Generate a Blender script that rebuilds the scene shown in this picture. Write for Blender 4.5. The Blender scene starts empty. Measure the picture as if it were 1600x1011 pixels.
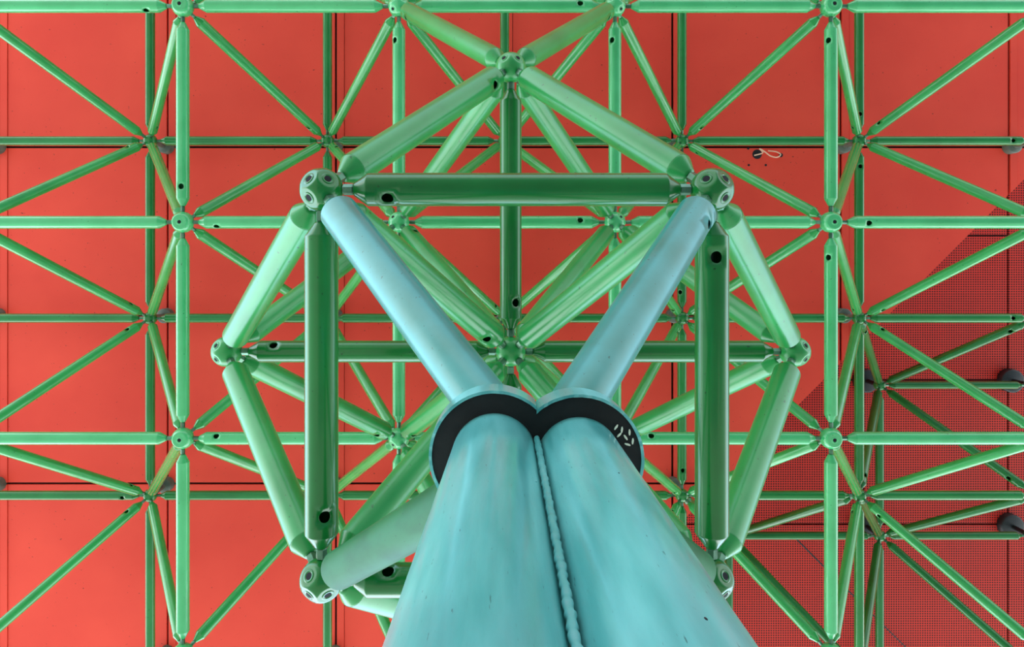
import bpy, bmesh, math, random
from mathutils import Vector, Matrix

random.seed(7)
S = bpy.context.scene
C = S.collection

# ---------------------------------------------------------------- camera, world, sun, exposure
PITCH = 3.0                     # metres between grid joints
U = PITCH / 337.5               # metres for one unit of the survey
FPX = 1120.0                    # focal length for a 1600 px wide frame
Z1 = FPX * U                    # height of the lower grid above the lens
EYE = 1.6                       # lens above the ground
VPX, VPY = 773.0, 410.5         # where plumb lines meet

cam_d = bpy.data.cameras.new('camera')
cam = bpy.data.objects.new('camera', cam_d)
C.objects.link(cam)
cam.location = (0, 0, EYE)
cam.rotation_euler = (math.pi, 0, 0)          # straight up; picture down is +Y
cam_d.sensor_width = 36.0
cam_d.lens = 36.0 * FPX / 1600.0
cam_d.shift_x = (800.0 - VPX) / 1600.0
cam_d.shift_y = -(505.5 - VPY) / 1600.0
cam_d.clip_start = 0.05
cam_d.clip_end = 400
S.camera = cam

world = bpy.data.worlds.new('sky')
S.world = world
world.use_nodes = True
nt = world.node_tree
nt.nodes.clear()
wo = nt.nodes.new('ShaderNodeOutputWorld')
bg = nt.nodes.new('ShaderNodeBackground')
tc = nt.nodes.new('ShaderNodeTexCoord')
sx = nt.nodes.new('ShaderNodeSeparateXYZ')
rmp = nt.nodes.new('ShaderNodeValToRGB')
nt.links.new(tc.outputs['Generated'], sx.inputs[0])
nt.links.new(sx.outputs['Z'], rmp.inputs[0])
nt.links.new(rmp.outputs[0], bg.inputs[0])
nt.links.new(bg.outputs[0], wo.inputs[0])
e = rmp.color_ramp.elements
e[0].position = 0.0; e[0].color = (0.95, 0.98, 1.0, 1)
e[1].position = 0.9; e[1].color = (0.22, 0.48, 0.85, 1)
m_ = e.new(0.3); m_.color = (0.55, 0.82, 1.0, 1)
# the sky is brighter on the sun's side
sky_dot = nt.nodes.new('ShaderNodeVectorMath'); sky_dot.operation = 'DOT_PRODUCT'
sky_dot.inputs[1].default_value = Vector((-0.5, 0.86, 0.0))
sky_mr = nt.nodes.new('ShaderNodeMapRange')
sky_mr.inputs['From Min'].default_value = -1.0; sky_mr.inputs['From Max'].default_value = 1.0
sky_mr.inputs['To Min'].default_value = 2.1; sky_mr.inputs['To Max'].default_value = 6.4
nt.links.new(tc.outputs['Generated'], sky_dot.inputs[0])
nt.links.new(sky_dot.outputs['Value'], sky_mr.inputs['Value'])
nt.links.new(sky_mr.outputs['Result'], bg.inputs[1])

sun_d = bpy.data.lights.new('sun', 'SUN')
sun = bpy.data.objects.new('sun', sun_d)
C.objects.link(sun)
sun_d.energy = 10.5
sun_d.angle = math.radians(1.0)
sun_d.color = (1.0, 0.95, 0.86)
SUN_FROM = Vector((-0.75, 0.80, 1.15)).normalized()
sun.rotation_euler = SUN_FROM.to_track_quat('Z', 'Y').to_euler()
sun.location = SUN_FROM * 40

S.view_settings.view_transform = 'Standard'
S.view_settings.look = 'None'
S.view_settings.gamma = 1.0
S.view_settings.use_curve_mapping = False
S.view_settings.exposure = 0.25


# ---------------------------------------------------------------- materials
def lin(c):
    return tuple(((v / 255) / 12.92 if v / 255 <= 0.04045 else ((v / 255 + 0.055) / 1.055) ** 2.4) for v in c) + (1,)


def paint(name, rgb, rgb2, rough=0.35, coat=0.6, scale=3.0, bump=0.05, metal=0.0, streak=1.0, spec=0.5):
    m = bpy.data.materials.new(name)
    m.use_nodes = True
    n, l = m.node_tree.nodes, m.node_tree.links
    b = n['Principled BSDF']
    tc = n.new('ShaderNodeTexCoord')
    mp = n.new('ShaderNodeMapping')
    mp.inputs['Scale'].default_value = (1, 1, streak)
    oi = n.new('ShaderNodeObjectInfo')
    add = n.new('ShaderNodeVectorMath'); add.operation = 'ADD'
    mul = n.new('ShaderNodeMath'); mul.operation = 'MULTIPLY'; mul.inputs[1].default_value = 37.0
    l.new(oi.outputs['Random'], mul.inputs[0])
    l.new(tc.outputs['Object'], mp.inputs[0])
    l.new(mp.outputs[0], add.inputs[0]); l.new(mul.outputs[0], add.inputs[1])
    ns = n.new('ShaderNodeTexNoise')
    ns.inputs['Scale'].default_value = scale
    ns.inputs['Detail'].default_value = 6
    l.new(add.outputs[0], ns.inputs['Vector'])
    r = n.new('ShaderNodeValToRGB')
    r.color_ramp.elements[0].position = 0.32; r.color_ramp.elements[0].color = lin(rgb2)
    r.color_ramp.elements[1].position = 0.62; r.color_ramp.elements[1].color = lin(rgb)
    l.new(ns.outputs['Fac'], r.inputs[0])
    # small specks of dirt
    sp = n.new('ShaderNodeTexNoise'); sp.inputs['Scale'].default_value = scale * 14
    l.new(add.outputs[0], sp.inputs['Vector'])
    sr = n.new('ShaderNodeValToRGB')
    sr.color_ramp.elements[0].position = 0.70; sr.color_ramp.elements[0].color = (0, 0, 0, 1)
    sr.color_ramp.elements[1].position = 0.76; sr.color_ramp.elements[1].color = (1, 1, 1, 1)
    l.new(sp.outputs['Fac'], sr.inputs[0])
    mx = n.new('ShaderNodeMixRGB'); mx.inputs[2].default_value = lin(tuple(v * 0.72 for v in rgb2))
    l.new(sr.outputs[0], mx.inputs[0]); l.new(r.outputs[0], mx.inputs[1])
    l.new(mx.outputs[0], b.inputs['Base Color'])
    b.inputs['Roughness'].default_value = rough
    b.inputs['Metallic'].default_value = metal
    b.inputs['Specular IOR Level'].default_value = spec
    b.inputs['Coat Weight'].default_value = coat
    b.inputs['Coat IOR'].default_value = 1.34
    b.inputs['Coat Roughness'].default_value = 0.14
    bp = n.new('ShaderNodeBump'); bp.inputs['Strength'].default_value = bump; bp.inputs['Distance'].default_value = 0.02
    l.new(ns.outputs['Fac'], bp.inputs['Height'])
    l.new(bp.outputs[0], b.inputs['Normal'])
    return m


def plain(name, rgb, rough=0.6, metal=0.0):
    m = bpy.data.materials.new(name)
    m.use_nodes = True
    b = m.node_tree.nodes['Principled BSDF']
    b.inputs['Base Color'].default_value = lin(rgb)
    b.inputs['Roughness'].default_value = rough
    b.inputs['Metallic'].default_value = metal
    return m


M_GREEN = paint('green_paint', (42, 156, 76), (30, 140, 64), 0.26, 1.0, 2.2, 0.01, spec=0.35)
M_GREEN2 = paint('capital_green_paint', (36, 146, 72), (26, 128, 58), 0.34, 0.35, 1.6, 0.01)  # kept lighter than chord paint: sky light on slanted braces put into colour
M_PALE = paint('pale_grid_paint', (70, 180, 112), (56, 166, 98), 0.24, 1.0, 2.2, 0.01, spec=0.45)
M_DEEP_SHADE = paint('deep_green_shade_paint', (14, 110, 44), (8, 96, 36), 0.30, 1.0, 1.6, 0.01, spec=0.2)  # own colour of capital chords; stands in for shade on high grid, big balls
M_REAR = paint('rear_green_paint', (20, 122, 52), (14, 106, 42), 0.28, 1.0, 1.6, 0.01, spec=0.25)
M_STRUT_LIT = paint('branch_paint_lit_green', (36, 104, 60), (24, 84, 46), 0.50, 0.0, 5.0, 0.12, 0.0, 0.5, spec=0.2)  # lower struts' copy of the branch paint, its different light put into colour
M_STRUT = paint('branch_paint', (54, 142, 136), (38, 124, 110), 0.30, 0.45, 2.5, 0.02)
M_TEAL = paint('teal_paint', (110, 188, 184), (66, 154, 150), 0.30, 0.7, 8.0, 0.35, 0.0, 0.14)
M_BARE = paint('sleeve_metal', (80, 126, 98), (50, 92, 66), 0.28, 0.3, 9.0, 0.1, 0.45)
M_HOLE = plain('dark_hole', (8, 9, 18), 0.9)
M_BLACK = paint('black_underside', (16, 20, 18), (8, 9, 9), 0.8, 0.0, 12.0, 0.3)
M_GREY = paint('grey_support_paint', (92, 100, 88), (66, 74, 62), 0.5, 0.2, 6.0)
M_DARKSUP = paint('dark_support_paint', (16, 24, 24), (10, 15, 16), 0.5, 0.2, 6.0)
M_WIRE = plain('pale_wire', (236, 190, 160), 0.5)
M_CABLE = plain('black_cable', (12, 10, 10), 0.6)
M_SEAM = plain('dark_seam', (14, 4, 6), 0.9)


def red_mat(name, rgb, rgb2, perforated=False):
    m = bpy.data.materials.new(name)
    m.use_nodes = True
    n, l = m.node_tree.nodes, m.node_tree.links
    b = n['Principled BSDF']
    tc = n.new('ShaderNodeTexCoord')
    ns = n.new('ShaderNodeTexNoise'); ns.inputs['Scale'].default_value = 0.55; ns.inputs['Detail'].default_value = 5
    l.new(tc.outputs['Object'], ns.inputs['Vector'])
    r = n.new('ShaderNodeValToRGB')
    r.color_ramp.elements[0].position = 0.3; r.color_ramp.elements[0].color = lin(rgb2)
    r.color_ramp.elements[1].position = 0.7; r.color_ramp.elements[1].color = lin(rgb)
    l.new(ns.outputs['Fac'], r.inputs[0])
    col = r.outputs[0]
    sp = n.new('ShaderNodeTexNoise'); sp.inputs['Scale'].default_value = 22.0
    l.new(tc.outputs['Object'], sp.inputs['Vector'])
    sr = n.new('ShaderNodeValToRGB')
    sr.color_ramp.elements[0].position = 0.73; sr.color_ramp.elements[0].color = (0, 0, 0, 1)
    sr.color_ramp.elements[1].position = 0.77; sr.color_ramp.elements[1].color = (1, 1, 1, 1)
    l.new(sp.outputs['Fac'], sr.inputs[0])
    mx = n.new('ShaderNodeMixRGB'); mx.inputs[2].default_value = lin(tuple(v * 0.6 for v in rgb2))
    l.new(sr.outputs[0], mx.inputs[0]); l.new(col, mx.inputs[1])
    col = mx.outputs[0]
    if perforated:
        # round holes on a square grid
        sep = n.new('ShaderNodeSeparateXYZ'); l.new(tc.outputs['Object'], sep.inputs[0])
        fr = []
        for ax in ('X', 'Y'):
            d = n.new('ShaderNodeMath'); d.operation = 'DIVIDE'; d.inputs[1].default_value = 0.050
            l.new(sep.outputs[ax], d.inputs[0])
            f = n.new('ShaderNodeMath'); f.operation = 'PINGPONG'; f.inputs[1].default_value = 0.5
            l.new(d.outputs[0], f.inputs[0])
            p = n.new('ShaderNodeMath'); p.operation = 'POWER'; p.inputs[1].default_value = 2
            l.new(f.outputs[0], p.inputs[0]); fr.append(p)
        a = n.new('ShaderNodeMath'); a.operation = 'ADD'
        l.new(fr[0].outputs[0], a.inputs[0]); l.new(fr[1].outputs[0], a.inputs[1])
        lt = n.new('ShaderNodeMath'); lt.operation = 'LESS_THAN'; lt.inputs[1].default_value = 0.11
        l.new(a.outputs[0], lt.inputs[0])
        m2 = n.new('ShaderNodeMixRGB'); m2.inputs[2].default_value = lin((58, 8, 6))
        l.new(lt.outputs[0], m2.inputs[0]); l.new(col, m2.inputs[1])
        col = m2.outputs[0]
    l.new(col, b.inputs['Base Color'])
    b.inputs['Roughness'].default_value = 0.55
    b.inputs['Specular IOR Level'].default_value = 0.3
    return m


M_RED = red_mat('red_panel', (240, 74, 54), (224, 60, 44))
M_RED2 = red_mat('red_perforated_panel', (210, 48, 32), (196, 42, 28), True)

gm = bpy.data.materials.new('pale_paving')
gm.use_nodes = True
_n, _l = gm.node_tree.nodes, gm.node_tree.links
_t = _n.new('ShaderNodeTexCoord'); _s = _n.new('ShaderNodeTexNoise'); _s.inputs['Scale'].default_value = 0.7
_l.new(_t.outputs['Object'], _s.inputs['Vector'])
_r = _n.new('ShaderNodeValToRGB')
_r.color_ramp.elements[0].color = lin((118, 116, 110)); _r.color_ramp.elements[1].color = lin((140, 138, 130))
_l.new(_s.outputs['Fac'], _r.inputs[0])
_l.new(_r.outputs[0], _n['Principled BSDF'].inputs['Base Color'])
_n['Principled BSDF'].inputs['Roughness'].default_value = 0.9


# ---------------------------------------------------------------- helpers
def link_mesh(name, bm, mats, parent=None, smooth=True, loc=None):
    me = bpy.data.meshes.new(name)
    bm.normal_update()
    bm.to_mesh(me)
    bm.free()
    for m in (mats if isinstance(mats, (list, tuple)) else [mats]):
        me.materials.append(m)
    if smooth:
        for p in me.polygons:
            p.use_smooth = True
    o = bpy.data.objects.new(name, me)
    C.objects.link(o)
    if parent:
        o.parent = parent
    if loc is not None:
        o.location = loc
    return o


def empty(name):
    o = bpy.data.objects.new(name, None)
    o.empty_display_size = 0.2
    C.objects.link(o)
    return o


def tag(o, label, cat, group=None, kind=None):
    o['label'] = label
    o['category'] = cat
    if group:
        o['group'] = group
    if kind:
        o['kind'] = kind


def copy_tree(o, parent=None):
    c = o.copy()
    C.objects.link(c)
    c.parent = parent
    for ch in list(o.children):
        copy_tree(ch, c)
    return c


def P(X, Y, depth):
    """survey units + height above the lens -> world point"""
    return Vector((X * U, Y * U, EYE + depth))


def px(p):
    d = p.z - EYE
    return VPX + FPX * p.x / d, VPY + FPX * p.y / d


def unpx(x, y, depth):
    return Vector(((x - VPX) * depth / FPX, (y - VPY) * depth / FPX, EYE + depth))


def lathe(bm, prof, seg=32, hexa=False):
    """profile [(z, r)...] around local Z"""
    rings = []
    for z, r in prof:
        rings.append([bm.verts.new((r * math.cos(2 * math.pi * k / seg), r * math.sin(2 * math.pi * k / seg), z)) for k in range(seg)])
    for a, b in zip(rings, rings[1:]):
        for k in range(seg):
            bm.faces.new((a[k], a[(k + 1) % seg], b[(k + 1) % seg], b[k]))
    return rings


def pipe_with_hole(z0, z1, R, zh, rh, seg=32):
    """a hollow round pipe from z0 to z1 with a round drain hole at height zh on its +X side"""
    bm = bmesh.new()
    H = 4
    step = 2 * math.pi * R / seg
    if rh * 1.2 > H * step:
        H = int(math.ceil(rh * 1.25 / step))
    zs = [z0]
    za = zh - H * step
    zb = zh + H * step
    nrow = 2 * H
    zs = [z0] + [za + (zb - za) * k / nrow for k in range(nrow + 1)] + [zb + (z1 - zb) * k / 6 for k in range(1, 7)]
    if za < z0 + 0.005:
        zs = zs[1:]
    i0 = zs.index(za)

    def vert(u, z):
        a = u / R
        return bm.verts.new((R * math.cos(a), R * math.sin(a), z))
    g = {}
    for i, z in enumerate(zs):
        for k in range(-seg // 2, seg // 2):
            if i0 < i < i0 + nrow and -H < k < H:
                continue
            g[i, k] = vert(k * step, z)
    K = lambda k: k if k < seg // 2 else k - seg
    for i in range(len(zs) - 1):
        for k in range(-seg // 2, seg // 2):
            if i0 <= i < i0 + nrow and -H <= k < H:
                continue
            bm.faces.new((g[i, k], g[i, K(k + 1)], g[i + 1, K(k + 1)], g[i + 1, k]))
    per = [(i0, k) for k in range(-H, H)] + [(i0 + i, H) for i in range(nrow)] + \
          [(i0 + nrow, k) for k in range(H, -H, -1)] + [(i0 + i, -H) for i in range(nrow, 0, -1)]
    n = len(per)
    ring, lip = [], []
    for i, k in per:
        u = k * step
        z = zs[i] - zh
        a = math.atan2(z, u)
        ring.append(vert(rh * math.cos(a), zh + rh * math.sin(a)))
        v = ring[-1].co
        lip.append(bm.verts.new((v.x * (1 - 0.012 / R), v.y * (1 - 0.012 / R), v.z)))
    for q in range(n):
        a, b = per[q], per[(q + 1) % n]
        bm.faces.new((g[a], g[b], ring[(q + 1) % n], ring[q]))
        bm.faces.new((ring[q], ring[(q + 1) % n], lip[(q + 1) % n], lip[q]))
    bmesh.ops.recalc_face_normals(bm, faces=bm.faces)
    return bm


_proto = {}


def build_tube_parts(root, L, R, ra, rb, sl, cl, rh, mat, plain_b=False):
    """thing > pipe, end_cone, bolt_sleeve; runs along local +Z from joint to joint"""
    za = ra + sl
    zb = L - (0 if plain_b else rb + sl)
    p0 = za + cl
    p1 = zb - (0 if plain_b else cl)
    o = link_mesh('pipe', pipe_with_hole(p0, p1, R, p0 + 0.16, rh), mat, root)
    ends = [(ra, 1)] + ([] if plain_b else [(L - rb, -1)])
    for zz, s in ends:
        zs = zz + s * sl
        prof = [(zs - s * 0.004, R * 0.05), (zs, R * 0.40), (zs + s * 0.012, R * 0.46), (zs + s * cl * 0.9, R * 0.955),
                (zs + s * (cl - 0.004), R * 0.985), (zs + s * (cl + 0.02), R * 0.985)]
        bm = bmesh.new(); lathe(bm, prof, 28)
        bmesh.ops.recalc_face_normals(bm, faces=bm.faces)
        link_mesh('end_cone', bm, mat, root)
        bm = bmesh.new()
        r6 = R * 0.34
        lathe(bm, [(zz - s * 0.012, r6 * 0.7), (zz + s * 0.002, r6 * 0.7), (zz + s * 0.004, r6), (zs - s * 0.012, r6), (zs + s * 0.002, r6 * 0.8)], 6)
        bmesh.ops.recalc_face_normals(bm, faces=bm.faces)
        link_mesh('bolt_sleeve', bm, M_BARE, root, smooth=False)


def tube(kind, name, a, b, spec, label, cat, group, hole=None, plain_b=False):
    """a and b are joint centres; hole = (end, side) where it faces the lens"""
    R, ra, rb, sl, cl, rh, mat = spec
    flip = bool(hole and hole[0] == 'b')
    if flip and not plain_b:
        a, b, ra, rb = b, a, rb, ra
    L = (b - a).length
    key = (kind, round(L, 3), round(ra, 3), plain_b)
    if key in _proto:
        root = copy_tree(_proto[key])
    else:
        root = empty(name)
        build_tube_parts(root, L, R, ra, rb, sl, cl, rh, mat, plain_b)
        _proto[key] = root
    z = (b - a).normalized()
    hp = a + z * (ra + sl + cl + 0.16)
    v = Vector((0, 0, EYE)) - hp
    v = (v - z * v.dot(z)).normalized()
    n2 = z.cross(v)
    if abs(n2.y) >= abs(n2.x):
        n2 = n2 if n2.y > 0 else -n2
    else:
        n2 = n2 if n2.x > 0 else -n2
    if hole is None:
        ang = math.pi + random.uniform(-0.8, 0.8)
    else:
        ang = math.asin(max(-1, min(1, hole[1])))
    x = v * math.cos(ang) + n2 * math.sin(ang)
    y = z.cross(x)
    m = Matrix((x, y, z)).transposed().to_4x4()
    m.translation = a
    root.rotation_euler = m.to_euler()
    root.location = a
    tag(root, label, cat, group)
    return root


def ball(name, p, r, sockets, label, group, mat, theta=26):
    """thing: forged ball with machined flats, > bolt_socket rings with dark bores"""
    bm = bmesh.new()
    bmesh.ops.create_uvsphere(bm, u_segments=56, v_segments=40, radius=r)
    c = math.cos(math.radians(theta)) * r
    for d in sockets:
        for v in bm.verts:
            t = v.co.dot(d)
            if t > c:
                v.co -= d * (t - c)
    o = link_mesh(name, bm, mat)
    o.location = p
    fr = math.sin(math.radians(theta)) * r
    for d in sockets:
        bm = bmesh.new()
        w = min(fr * 0.62, r * 0.30)
        lathe(bm, [(0, w), (0.004, w * 0.95), (0.004, w * 0.66), (-0.002, w * 0.55), (-0.002, w * 0.52)], 28)
        bmesh.ops.recalc_face_normals(bm, faces=bm.faces)
        q = d.to_track_quat('Z', 'Y')
        s = link_mesh('bolt_socket', bm, mat, o)
        s.rotation_euler = q.to_euler(); s.location = d * c
        bm = bmesh.new()
        bmesh.ops.create_circle(bm, cap_ends=True, segments=24, radius=w * 0.55)
        h = link_mesh('bore', bm, M_HOLE, s)
        h.location = (0, 0, 0.0015)
    tag(o, label, 'joint', group)
    return o


# ---------------------------------------------------------------- levels
K = {-1: 1.807, 0: 1.315, 1: 1.0, 2: 0.8205, 3: 0.697}
D = {k: Z1 / v for k, v in K.items()}
D_ROOF1 = Z1 / 0.779
D_ROOF2 = Z1 / 0.668
N1 = lambda i, j: P(19 + 337.5 * (i - 1.5), 105.5 + 337.5 * (j - 1.5), D[1])
N2 = lambda a, b: P(19 + 337.5 * (a - 1), 105.5 + 337.5 * (b - 1), D[2])
N3 = lambda i, j: P(19 + 337.5 * (i - 1.5), 105.5 + 337.5 * (j - 1.5), D[3])
N0 = lambda a, b: P(19 + 337.5 * (a - 1), 105.5 + 337.5 * (b - 1), D[0])
NM = lambda i, j: P(19 + 337.5 * (i - 1.5), 105.5 + 337.5 * (j - 1.5), D[-1])   # i, j in 1..2

# ---------------------------------------------------------------- ground and ceilings (setting)
bm = bmesh.new()
bmesh.ops.create_grid(bm, x_segments=4, y_segments=4, size=70)
g = link_mesh('ground', bm, gm, smooth=False)
g['kind'] = 'structure'


def clip(poly, A, B, Cc, keep_less=True):
    out = []
    f = lambda p: (A * p[0] + B * p[1] - Cc) * (1 if keep_less else -1)
    for q in range(len(poly)):
        p, r = poly[q], poly[(q + 1) % len(poly)]
        fp, fr_ = f(p), f(r)
        if fp <= 0:
            out.append(p)
        if (fp < 0) != (fr_ < 0) and fp != fr_:
            t = fp / (fp - fr_)
            out.append((p[0] + t * (r[0] - p[0]), p[1] + t * (r[1] - p[1])))
    return out


def slab(bm, poly, z0, z1, mi):
    if len(poly) < 3:
        return
    lo = [bm.verts.new((x, y, z0)) for x, y in poly]
    hi = [bm.verts.new((x, y, z1)) for x, y in poly]
    fs = [bm.faces.new(lo[::-1]), bm.faces.new(hi)]
    for q in range(len(poly)):
        fs.append(bm.faces.new((lo[q], lo[(q + 1) % len(poly)], hi[(q + 1) % len(poly)], hi[q])))
    for f in fs:
        f.material_index = mi


CUT = (1880 - VPX - VPY) / 0.779 * U          # x + y limit of the lower ceiling


def ceiling(name, depth, mat, gap, strip, xs, ys, cut=None, keep_less=True):
    bm = bmesh.new()
    z = EYE + depth
    for i in range(len(xs) - 1):
        for j in range(len(ys) - 1):
            x0, x1, y0, y1 = xs[i] + gap / 2, xs[i + 1] - gap / 2, ys[j] + gap / 2, ys[j + 1] - gap / 2
            cells = [(x0, x0 + strip, 0.012), (x0 + strip + 0.010, x1, 0.0)] if strip else [(x0, x1, 0.0)]
            for a, b, dz in cells:
                poly = [(a, y0), (b, y0), (b, y1), (a, y1)]
                if cut is not None:
                    poly = clip(poly, 1, 1, cut, keep_less)
                slab(bm, poly, z - dz, z + 0.06, 0)
    poly = [(xs[0], ys[0]), (xs[-1], ys[0]), (xs[-1], ys[-1]), (xs[0], ys[-1])]
    if cut is not None:
        poly = clip(poly, 1, 1, cut - 0.02 if keep_less else cut, keep_less)
    slab(bm, poly, z + 0.045, z + 0.16, 1)
    bmesh.ops.recalc_face_normals(bm, faces=bm.faces)
    o = link_mesh(name, bm, [mat, M_SEAM], smooth=False)
    o['kind'] = 'structure'
    return o


gx = [(19 + 337.5 * (a - 1)) * U for a in range(-3, 9)]
gy = [(105.5 + 337.5 * (b - 1)) * U for b in range(-5, 6)]
ceiling('ceiling', D_ROOF1, M_RED, 0.040, 0.125, gx, gy, CUT, True)
gx2 = [(19 + 337.5 * (i - 1.5)) * U for i in range(0, 9)]
gy2 = [(105.5 + 337.5 * (j - 1.5)) * U for j in range(-3, 7)]
ceiling('ceiling_upper', D_ROOF2, M_RED2, 0.034, 0.0, gx2, gy2, CUT - 5.0, False)
# unseen riser between the two ceilings, added to stop a light leak
bm = bmesh.new()
CR = CUT - 0.8
xa, ya = CR - gy[-1], gy[-1]
xb, yb = gx[-1], CR - gx[-1]
n_ = Vector((1, 1, 0)).normalized() * 0.03
za_, zb_ = EYE + D_ROOF1 + 0.16, EYE + D_ROOF2
vs = [bm.verts.new(v) for v in ((xa, ya, za_), (xb, yb, za_), (xb, yb, zb_), (xa, ya, zb_))]
vt = [bm.verts.new(Vector(v.co) - n_) for v in vs]
bm.faces.new(vs); bm.faces.new(vt[::-1])
for q in range(4):
    bm.faces.new((vs[q], vt[q], vt[(q + 1) % 4], vs[(q + 1) % 4]))
bmesh.ops.recalc_face_normals(bm, faces=bm.faces)
o = link_mesh('wall_step', bm, M_RED, smooth=False)
o['kind'] = 'structure'


# ---------------------------------------------------------------- visible test for members
def in_frame(a, b, margin=40):
    pa, pb = px(a), px(b)
    for t in range(41):
        t /= 40
        # straight lines stay straight in the picture; sampling is enough
        x = pa[0] + (pb[0] - pa[0]) * t
        y = pa[1] + (pb[1] - pa[1]) * t
        if -margin < x < 1600 + margin and -margin < y < 1011 + margin:
            return True
    return False


R1B, R2B, R0B, RMB, R3B = 0.150, 0.115, 0.160, 0.166, 0.115
SP = {  # radius, ball a, ball b, sleeve, cone, hole radius, paint
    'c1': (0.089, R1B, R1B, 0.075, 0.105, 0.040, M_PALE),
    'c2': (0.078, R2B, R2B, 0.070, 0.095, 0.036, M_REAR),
    'c3': (0.078, R3B, R3B, 0.070, 0.095, 0.036, M_DEEP_SHADE),  # high-grid shade put into the paint colour
    'w12': (0.079, R1B, R2B, 0.060, 0.100, 0.034, M_GREEN),
    'w23': (0.079, R2B, R3B, 0.060, 0.100, 0.034, M_DEEP_SHADE),  # brace colour also carries the shade below the raised ceiling
    'c0': (0.115, R0B, R0B, 0.080, 0.120, 0.042, M_DEEP_SHADE),
    'cm': (0.128, RMB, RMB, 0.085, 0.110, 0.046, M_DEEP_SHADE),
    'w01': (0.122, R0B, R1B, 0.075, 0.130, 0.044, M_GREEN2),
    'wm0': (0.132, RMB, R0B, 0.080, 0.130, 0.046, M_GREEN2),
}
row1 = {-1: 'unseen-upper', 0: 'top', 1: 'second', 2: 'third', 3: 'bottom', 4: 'unseen-lower'}
col1 = {-1: 'off-frame left', 0: 'leftmost', 1: 'second', 2: 'third', 3: 'rightmost', 4: 'off-frame right'}
row2 = {-1: 'unseen-upper', 0: 'top', 1: 'middle', 2: 'lowest', 3: 'unseen-lower'}
col2 = {-2: 'off-frame left', -1: 'leftmost', 0: 'second', 1: 'middle', 2: 'fourth', 3: 'rightmost', 4: 'off-frame right'}
used1, used2, used3 = set(), set(), set()

# ---- the twin column: pipes, weld, collar
DT = Z1 / 2.905
DSPAN = DT - Z1 / 5.8
col = empty('twin_pipe_column')
col.location = (22 * U, 104 * U, 0)
ox, oy = col.location.x, col.location.y


def col_pipe(cx, dcx, cy, R0, dR):
    bm = bmesh.new()
    seg = 72
    rings = []
    zt = EYE + DT + 0.05
    for k in range(41):
        z = zt * k / 40
        t = (DT - (z - EYE)) / DSPAN
        r = (R0 + dR * t) * U
        c = Vector(((cx + dcx * t) * U - ox, cy * U - oy, z))
        wob = 1 + 0.002 * math.sin(k * 2.1)
        rings.append([bm.verts.new(c + Vector((r * wob * math.cos(2 * math.pi * q / seg), r * wob * math.sin(2 * math.pi * q / seg), 0))) for q in range(seg)])
    for a, b in zip(rings, rings[1:]):
        for q in range(seg):
            bm.faces.new((a[q], a[(q + 1) % seg], b[(q + 1) % seg], b[q]))
    return bm


link_mesh('pipe', col_pipe(-0.3, -4.2, 104.0, 22.7, 1.8), M_TEAL, col)
link_mesh('pipe', col_pipe(45.4, -1.4, 106.0, 22.7, 1.0), M_TEAL, col)
# weld bead up the groove between the two pipes
bm = bmesh.new()
rings = []
for k in range(260):
    z = (EYE + DT) * k / 259
    t = (DT - (z - EYE)) / DSPAN
    cx = (22.55 - 2.4 * t) * U - ox + 0.0012 * math.sin(k * 0.9)
    cy = (104.6 - 10.5) * U - oy + 0.0015 * math.sin(k * 1.7)
    r = 0.0135 + 0.0026 * math.sin(k * 2.3) + random.uniform(-0.0008, 0.0008)
    rings.append([bm.verts.new((cx + r * math.cos(2 * math.pi * q / 12), cy + r * math.sin(2 * math.pi * q / 12), z)) for q in range(12)])
for a, b in zip(rings, rings[1:]):
    for q in range(12):
        bm.faces.new((a[q], a[(q + 1) % 12], b[(q + 1) % 12], b[q]))
link_mesh('weld_bead', bm, M_TEAL, col)


def lobes(R, c1, c2, n=64):
    """outline of two joined circles"""
    out = []
    mx = (c1[0] + c2[0]) / 2
    half = math.acos(min(1, (mx - c1[0]) / R))
    for k in range(n + 1):
        a = half + (2 * math.pi - 2 * half) * k / n
        out.append((c1[0] + R * math.cos(a), c1[1] + R * math.sin(a)))
    for k in range(n + 1):
        a = math.pi + half + (2 * math.pi - 2 * half) * k / n
        out.append((c2[0] + R * math.cos(a), c2[1] + R * math.sin(a)))
    return out


c1 = (-0.3 * U - ox, 104.0 * U - oy)
c2 = (45.4 * U - ox, 106.0 * U - oy)
zc = EYE + DT
outer = lobes(35.2 * U, c1, c2)
inner = lobes(33.6 * U, c1, c2)
bm = bmesh.new()
rnd = random.Random(3)
jit = [rnd.uniform(-0.004, 0.004) for _ in outer]
lo_o = [bm.verts.new((x, y, zc + j)) for (x, y), j in zip(outer, jit)]
hi_o = [bm.verts.new((x, y, zc + 0.19)) for x, y in outer]
lo_i = [bm.verts.new((x, y, zc + j)) for (x, y), j in zip(inner, jit)]
hi_i = [bm.verts.new((x, y, zc + 0.17)) for x, y in inner]
N = len(outer)
for q in range(N):
    r = (q + 1) % N
    bm.faces.new((lo_o[q], lo_o[r], hi_o[r], hi_o[q]))
    bm.faces.new((lo_o[r], lo_o[q], lo_i[q], lo_i[r]))
    bm.faces.new((lo_i[r], lo_i[q], hi_i[q], hi_i[r]))
bm.faces.new(hi_o)
bmesh.ops.recalc_face_normals(bm, faces=bm.faces)
collar = link_mesh('collar', bm, M_TEAL, col, smooth=False)
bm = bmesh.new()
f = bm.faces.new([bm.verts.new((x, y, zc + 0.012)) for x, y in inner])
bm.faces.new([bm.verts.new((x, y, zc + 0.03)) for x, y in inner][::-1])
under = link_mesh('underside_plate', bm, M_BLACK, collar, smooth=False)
under['label'] = 'black rough underside of the collar'
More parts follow.
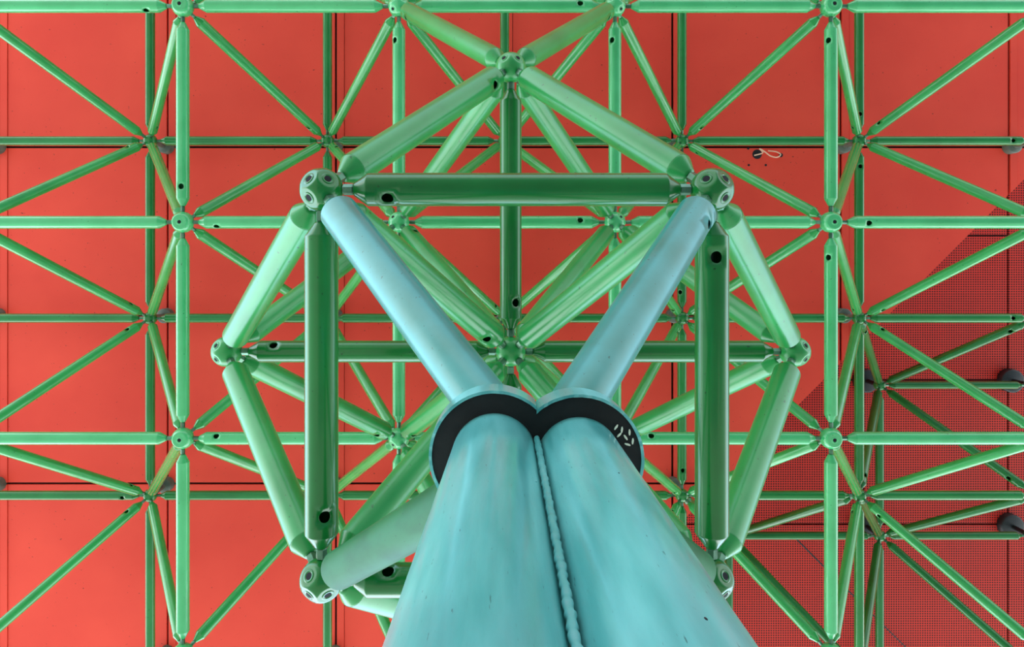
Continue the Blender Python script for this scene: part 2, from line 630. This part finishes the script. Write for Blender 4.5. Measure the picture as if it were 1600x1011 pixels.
# crumbs of pale paint stuck on the underside
bm = bmesh.new()
for x_, y_ in ((963, 668), (972, 672), (978, 684), (984, 676), (989, 690), (968, 680), (981, 695)):
    q = unpx(x_, y_, DT)
    m4 = Matrix.Translation((q.x - ox, q.y - oy, zc + 0.006)) @ Matrix.Rotation(random.uniform(0, 3), 4, 'Z') @ Matrix.Diagonal((1.8, 0.6, 0.5, 1))
    bmesh.ops.create_icosphere(bm, subdivisions=1, radius=0.010, matrix=m4)
link_mesh('paint_crumbs', bm, plain('flaked_paint', (226, 230, 206)), collar, smooth=False)['kind'] = 'stuff'


def pipe_hit(x, y, cx, dcx, cy, R0, dR):
    """where the sight line through a survey pixel meets a pipe"""
    for k in range(600, 4000):
        d = k * 0.001
        q = unpx(x, y, d)
        t = (DT - d) / DSPAN
        c = Vector(((cx + dcx * t) * U, cy * U, q.z))
        if (q - c).length < (R0 + dR * t) * U:
            return q, (q - c).normalized()


for x_, y_, args, nm, mt, rr in ((1103, 967, (45.4, -1.4, 106.0, 22.7, 1.0), 'paint_chip', M_HOLE, 0.005), (967, 739, (45.4, -1.4, 106.0, 22.7, 1.0), 'paint_chip', M_HOLE, 0.004),
                                 (837, 752, (-0.3, -4.2, 104.0, 22.7, 1.8), 'paint_drip', M_TEAL, 0.006), (772, 690, (-0.3, -4.2, 104.0, 22.7, 1.8), 'paint_drip', M_TEAL, 0.004)):
    h_ = pipe_hit(x_, y_, *args)
    if h_:
        bm = bmesh.new()
        bmesh.ops.create_uvsphere(bm, u_segments=12, v_segments=8, radius=1.0)
        for v in bm.verts:
            v.co = Vector((v.co.x * rr * 0.8, v.co.y * rr * 1.5, v.co.z * rr * (0.25 if 'chip' in nm else 0.9)))
        c_ = link_mesh(nm, bm, mt, col)
        c_.rotation_euler = h_[1].to_track_quat('Z', 'Y').to_euler()
        c_.location = h_[0] - col.location
bm = bmesh.new()
fo = lobes(46 * U, (c1[0] - 0.05, c1[1]), (c2[0] - 0.02, c2[1]))
slab(bm, fo, 0.0, 0.03, 0)
bmesh.ops.recalc_face_normals(bm, faces=bm.faces)
link_mesh('base_plate', bm, M_TEAL, col, smooth=False)
tag(col, 'thick teal column of two round pipes welded side by side under a black-bottomed collar', 'column', None, 'thing')

# ---- branch struts from the collar to the four big balls
corner = {'A': (1, 1, 'upper-left'), 'B': (2, 1, 'upper-right'), 'C': (1, 2, 'lower-left'), 'D': (2, 2, 'lower-right')}
foot = {'A': (13, 103), 'B': (30, 103), 'C': (13, 112), 'D': (30, 112)}
for kx, (i, j, w) in corner.items():
    a = NM(i, j)
    b = P(foot[kx][0], foot[kx][1], DT + 0.11)
    spec = (0.142, RMB, 0, 0.08, 0.14, 0.042, M_STRUT if kx in 'AB' else M_STRUT_LIT)
    tube('branch' + kx, 'branch_strut', a, b, spec, '%s branch strut from the column collar up to the %s big ball joint' % ('blue-green' if kx in 'AB' else 'pale weathered green-lit', w), 'strut',
         'branch struts above the column collar', {'A': None, 'B': ('a', 0.85), 'C': None, 'D': None}[kx], True)

# ---- capital: square ring of big balls (level -1)
dn = lambda sx_, sy_: Vector((sx_, sy_, -1.0 * (D[0] - D[-1]) / (PITCH / 2) )).normalized()
for kx, (i, j, w) in corner.items():
    s1 = -1 if i == 1 else 1
    s2 = -1 if j == 1 else 1
    used = (-s1, -s2)
    socks = [dn(p, q) for p in (-1, 1) for q in (-1, 1) if (p, q) != used]
    ball('ball_joint', NM(i, j), RMB, socks, 'large %s ball joint with dark bolt holes, at the end of a branch strut' % w, 'big ball joints of the capital', M_DEEP_SHADE, 31)  # deep paint darkens the whole ball for shade on its flats
cm = [('A', 'B', 'horizontal', 'top', ('a', 0.55)), ('A', 'C', 'upright', 'left', ('b', 0.2)), ('B', 'D', 'upright', 'right', ('a', 0.28)), ('C', 'D', 'horizontal', 'bottom', ('a', -0.5))]
for p, q, w, s, h in cm:
    a, b = NM(*corner[p][:2]), NM(*corner[q][:2])
    tube('cm', 'steel_tube', a, b, SP['cm'], 'thick dark green %s tube forming the %s side of the big square' % (w, s), 'tube', 'thick tubes of the capital square', h)

# ---- capital: cross of joints (level 0)
cross = {'F': (1, 0, 'upper'), 'G': (0, 1, 'left-hand'), 'E': (1, 1, 'central'), 'H': (2, 1, 'right-hand'), 'I': (1, 2, 'bottom')}
lower_links = {'E': 'ABCD', 'F': 'AB', 'G': 'AC', 'H': 'BD', 'I': 'CD'}
for kx, (a_, b_, w) in cross.items():
    me_ = N0(a_, b_)
    usedd = set()
    for c in lower_links[kx]:
        i, j, cw = corner[c]
        p = NM(i, j)
        usedd.add((1 if p.x > me_.x else -1, 1 if p.y > me_.y else -1))
        tube('wm0', 'diagonal_tube', p, me_, SP['wm0'], 'thick green brace from the %s big ball to the %s cross joint' % (cw, w), 'tube', 'thick braces of the capital',
             ('b', 0.5) if (c, kx) in (('A', 'F'), ('A', 'E')) else None)
    socks = [dn(p, q) for p in (-1, 1) for q in (-1, 1) if (p, q) not in usedd]
    ball('ball_joint', me_, R0B, socks, 'green ball joint at the %s %s of the tube cross' % (w, 'point' if kx != 'E' else 'crossing'), 'ball joints of the tube cross', M_GREEN2)
for kx, h in (('F', ('b', 0.5)), ('G', ('a', -0.6)), ('H', None), ('I', None)):
    p, q = (N0(*cross[kx][:2]), N0(1, 1))
    if h and kx == 'F':
        h = ('b', 0.5)
    tube('c0', 'steel_tube', p, q, SP['c0'], 'green straight tube from the central cross joint to the %s cross joint' % cross[kx][2], 'tube', 'straight tubes of the cross', h)
low1 = {}
for kx, (a_, b_, w) in cross.items():
    for i in (a_, a_ + 1):
        for j in (b_, b_ + 1):
            if kx in 'GH' and i not in (1, 2):
                continue
            low1.setdefault((i, j), set()).add((1 if a_ == i else -1, 1 if b_ == j else -1))
            d_ = ('up' if j == b_ else 'down') + '-' + ('left' if i == a_ else 'right')
            tube('w01', 'diagonal_tube', N0(a_, b_), N1(i, j), SP['w01'], 'stout green brace from the %s cross joint going %s to the front grid' % (w, d_), 'tube',
                 'stout braces between cross and front grid', random.choice((None, ('b', 0.85))))
            used1.add((i, j))

# ---- front grid (level 1)
H1 = {(-1, 0): ('b', 0.7), (1, 0): ('b', -0.5), (0, 1): ('a', 0.75), (1, 1): ('b', -0.35), (3, 1): ('a', 0.15), (0, 2): ('a', -0.35), (2, 2): ('a', -0.4)}
V1 = {(0, 0): ('b', -0.3), (2, 0): ('a', -0.5), (3, 0): ('a', -0.4), (3, 1): ('a', -0.4), (1, 0): ('a', -0.7)}
for j in range(-1, 4):
    for i in range(-1, 5):
        a = N1(i, j)
        if i < 4 and in_frame(a, N1(i + 1, j)):
            side = {-1: 'running off the left edge', 0: 'in the first bay', 1: 'in the middle bay', 2: 'in the fourth bay', 3: 'running off the right edge'}[i]
            tube('c1', 'steel_tube', a, N1(i + 1, j), SP['c1'], 'pale green horizontal front-grid tube in the %s row, %s' % (row1[j], side), 'tube', 'pale horizontal tubes of the front grid', H1.get((i, j)))
            used1 |= {(i, j), (i + 1, j)}
        if j < 3 and in_frame(a, N1(i, j + 1), 10):
            tube('c1', 'steel_tube', a, N1(i, j + 1), SP['c1'], 'pale green upright front-grid tube below %s-row ball, %s column' % (row1[j], col1[i]), 'tube', 'pale upright tubes of the front grid', V1.get((i, j)))
            used1 |= {(i, j), (i, j + 1)}
# ---- braces front grid - rear grid
for b_ in range(-1, 4):
    for a_ in range(-2, 5):
        for i in (a_, a_ + 1):
            for j in (b_, b_ + 1):
                if not (-1 <= i <= 4 and -1 <= j <= 3):
                    continue
                p, q = N1(i, j), N2(a_, b_)
                if not in_frame(p, q, 8):
                    continue
                lr = 'right' if a_ == i else 'left'
                ud = 'down' if b_ == j else 'up'
                if -1 < i < 4 and -1 < j:
                    lab = 'slim green brace from %s-row %s front-grid ball, going %s-%s to the rear grid' % (row1[j], col1[i], ud, lr)
                else:
                    lab = 'slim green brace from %s-row %s rear joint, going %s-%s past the picture edge' % (
                        row2[b_], col2[a_], 'up' if ud == 'down' else 'down', 'left' if lr == 'right' else 'right')
                tube('w12', 'diagonal_tube', p, q, SP['w12'], lab, 'tube', 'slim braces between front and rear grid',
                     random.choice((None, None, ('b', random.choice((-0.9, 0.9))), ('b', random.choice((-0.75, 0.75))))))
                used1.add((i, j)); used2.add((a_, b_))
# ---- rear grid (level 2)
H2 = {(3, 0): ('b', -0.1), (3, 1): ('b', 0.0), (-2, 2): ('b', 0.6)}
V2 = {(3, -1): ('b', 0.2), (3, 0): ('a', 0.3), (2, 0): ('b', -0.4), (2, 1): ('b', 0.2)}
for b_ in range(-1, 4):
    for a_ in range(-2, 5):
        a = N2(a_, b_)
        if a_ < 4 and in_frame(a, N2(a_ + 1, b_), 5):
            side = {-2: 'running off the left edge', -1: 'first bay', 0: 'second bay', 1: 'third bay', 2: 'fourth bay', 3: 'last bay'}[a_]
            tube('c2', 'steel_tube', a, N2(a_ + 1, b_), SP['c2'], 'thin dark green horizontal rear-grid tube under ceiling, %s row, %s' % (row2[b_], side), 'tube', 'horizontal tubes of the rear grid', H2.get((a_, b_)))
            used2 |= {(a_, b_), (a_ + 1, b_)}
        if b_ < 3 and in_frame(a, N2(a_, b_ + 1), 5):
            side = {-1: 'above the top row', 0: 'between top and middle rows', 1: 'between middle and lowest rows', 2: 'below the lowest row'}[b_]
            tube('c2', 'steel_tube', a, N2(a_, b_ + 1), SP['c2'], 'thin dark green upright rear-grid tube, %s column, %s' % (col2[a_], side), 'tube', 'upright tubes of the rear grid', V2.get((a_, b_)))
            used2 |= {(a_, b_), (a_, b_ + 1)}
# ---- high grid under the raised ceiling (level 3): joints with i + j >= 6
name3 = {(3, 3): 'leftmost', (4, 2): 'topmost', (4, 3): 'inner corner', (5, 1): 'upper off-frame', (5, 2): 'middle off-frame', (5, 3): 'lower off-frame', (2, 4): 'hidden bottom', (3, 4): 'bottom off-frame', (4, 4): 'bottom corner', (5, 4): 'far corner', (5, 0): 'far upper'}
X3 = [(i, j) for i in range(2, 6) for j in range(0, 5) if i + j >= 6]
# joint (i, j) of this level hangs above front-grid joint (i, j)
for (i, j) in X3:
    a = N3(i, j)
    for (k, l) in ((i + 1, j), (i, j + 1)):
        if (k, l) in X3 and in_frame(a, N3(k, l), 5):
            w = 'horizontal' if l == j else 'upright'
            tube('c3', 'steel_tube', a, N3(k, l), SP['c3'], 'shadowed %s high-grid tube from the %s high joint, under perforated ceiling' % (w, name3[(i, j)]), 'tube', 'tubes of the high grid', None)
            used3 |= {(i, j), (k, l)}
    for a_ in (i - 1, i):
        for b_ in (j - 1, j):
            q = N2(a_, b_)
            if a_ > 4 or b_ > 3 or not in_frame(a, q, 5):
                continue
            d_ = ('up' if b_ == j - 1 else 'down') + '-' + ('left' if a_ == i - 1 else 'right')
            tube('w23', 'diagonal_tube', a, q, SP['w23'], 'dark brace from the %s high joint, going %s to the rear grid' % (name3[(i, j)], d_), 'tube', 'dark braces of the high grid',
                 ('b', 0.5) if (i, j) == (4, 2) else None)
            used3.add((i, j)); used2.add((a_, b_))

# ---- ball joints of the grids
for (i, j) in sorted(used1):
    p = N1(i, j)
    if (i, j) in low1:
        socks = [dn(s, t) for s in (-1, 1) for t in (-1, 1) if (s, t) not in low1[(i, j)]]
        th = 24
    else:
        socks = [Vector((0, 0, -1))]
        th = 40
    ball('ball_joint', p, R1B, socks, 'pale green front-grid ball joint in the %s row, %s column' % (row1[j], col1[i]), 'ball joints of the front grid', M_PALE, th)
proto2 = None
for (a_, b_) in sorted(used2):
    p = N2(a_, b_)
    if proto2 is None:
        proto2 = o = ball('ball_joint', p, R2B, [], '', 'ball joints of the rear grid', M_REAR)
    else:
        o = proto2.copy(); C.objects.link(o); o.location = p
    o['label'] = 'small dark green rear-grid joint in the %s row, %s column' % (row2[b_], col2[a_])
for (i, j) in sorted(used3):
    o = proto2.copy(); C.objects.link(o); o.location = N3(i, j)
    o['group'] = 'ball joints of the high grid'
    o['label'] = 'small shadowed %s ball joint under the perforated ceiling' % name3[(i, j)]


# ---- short posts that carry the ceilings on the joints
def support(p, top, mat, label, group, flare):
    root = empty('ceiling_support')
    root.location = p
    h = top - p.z
    bm = bmesh.new()
    lathe(bm, [(0.09, 0.045), (h - 0.16, 0.045)], 24)
    link_mesh('post', bm, mat, root)
    bm = bmesh.new()
    lathe(bm, [(h - 0.17, 0.02), (h - 0.165, flare * 0.86), (h - 0.15, flare), (h - 0.002, flare)], 40)
    bmesh.ops.recalc_face_normals(bm, faces=bm.faces)
    link_mesh('flange', bm, mat, root)
    tag(root, label, 'support', group)
    return root


sup = None
for (a_, b_) in sorted(used2):
    p = N2(a_, b_)
    if p.x + p.y > CUT - 0.3:
        continue
    lab = 'short grey post with round flange above rear-grid joint, %s row, %s column' % (row2[b_], col2[a_])
    if sup is None:
        sup = support(p, EYE + D_ROOF1, M_GREY, lab, 'round flanged posts under the ceiling', 0.13)
    else:
        o = copy_tree(sup); o.location = p; o['label'] = lab
sup = None
for (i, j) in sorted(used3):
    p = N3(i, j)
    lab = 'black flanged post on the %s joint below the perforated ceiling' % name3[(i, j)]
    if sup is None:
        sup = support(p, EYE + D_ROOF2, M_DARKSUP, lab, 'black flanged posts under the perforated ceiling', 0.24)
    else:
        o = copy_tree(sup); o.location = p; o['label'] = lab

# ---- small things on the ceiling
zR = D_ROOF1
hole = empty('cable_hole')
hc = unpx(1183, 241, zR)
hole.location = hc


def disc(name, r, dx, dy, dz, mat, parent):
    bm = bmesh.new()
    lathe(bm, [(0, 0.0005), (0, r), (0.004, r)], 28)
    o = link_mesh(name, bm, mat, parent)
    o.location = (dx, dy, dz)
    return o


k_ = zR / FPX
disc('opening', 7.4 * k_, 0, 0, -0.004, M_HOLE, hole)
disc('opening', 3.2 * k_, 37 * k_, 1.5 * k_, -0.004, M_HOLE, hole)
for dx, dy in ((-14, -9), (-13, 17), (13.5, 17)):
    disc('screw_hole', 1.8 * k_, dx * k_, dy * k_, -0.004, M_HOLE, hole)
tag(hole, 'black round cable opening with small screw holes in the red ceiling', 'opening')


def cable(name, pts, r, mat, label, cat):
    # a round cord swept through the points (Catmull-Rom)
    Pn = [pts[0]] + list(pts) + [pts[-1]]
    path = []
    for a, b, c, d in zip(Pn, Pn[1:], Pn[2:], Pn[3:]):
        for k in range(8):
            t = k / 8
            path.append(0.5 * ((2 * b) + (c - a) * t + (2 * a - 5 * b + 4 * c - d) * t * t + (3 * b - a - 3 * c + d) * t ** 3))
    path.append(pts[-1])
    bm = bmesh.new()
    rings = []
    for k, p in enumerate(path):
        tg = (path[min(k + 1, len(path) - 1)] - path[max(k - 1, 0)]).normalized()
        x = tg.cross(Vector((0.1, 0.2, 1))).normalized()
        y = tg.cross(x)
        rings.append([bm.verts.new(p - path[0] + x * r * math.cos(w) + y * r * math.sin(w)) for w in (2 * math.pi * v / 10 for v in range(10))])
    for a, b in zip(rings, rings[1:]):
        for v in range(10):
            bm.faces.new((a[v], a[(v + 1) % 10], b[(v + 1) % 10], b[v]))
    bm.faces.new(rings[0][::-1]); bm.faces.new(rings[-1])
    bmesh.ops.recalc_face_normals(bm, faces=bm.faces)
    o = link_mesh(name, bm, mat)
    o.location = path[0]
    tag(o, label, cat)
    return o


q = lambda x, y, dz: unpx(x, y, zR) - Vector((0, 0, dz))
cable('loose_wire', [q(1178, 243, 0.01), q(1190, 239.5, 0.05), q(1186, 233, 0.03), q(1193, 238, 0.06), q(1202, 244.5, 0.06), q(1212, 246.5, 0.05), q(1219, 242, 0.02),
                     q(1212, 238, 0.04), q(1199, 236, 0.03)], 0.011, M_WIRE, 'pale loop of loose wire hanging from the cable opening in the ceiling', 'wire')
zq = D_ROOF2 - 0.12
cable('black_cable', [unpx(1240, 838, zq), unpx(1290, 888, zq), unpx(1350, 947, zq), unpx(1428, 1024, zq)], 0.014, M_CABLE,
      'thin black cable running diagonally across the perforated ceiling', 'cable')
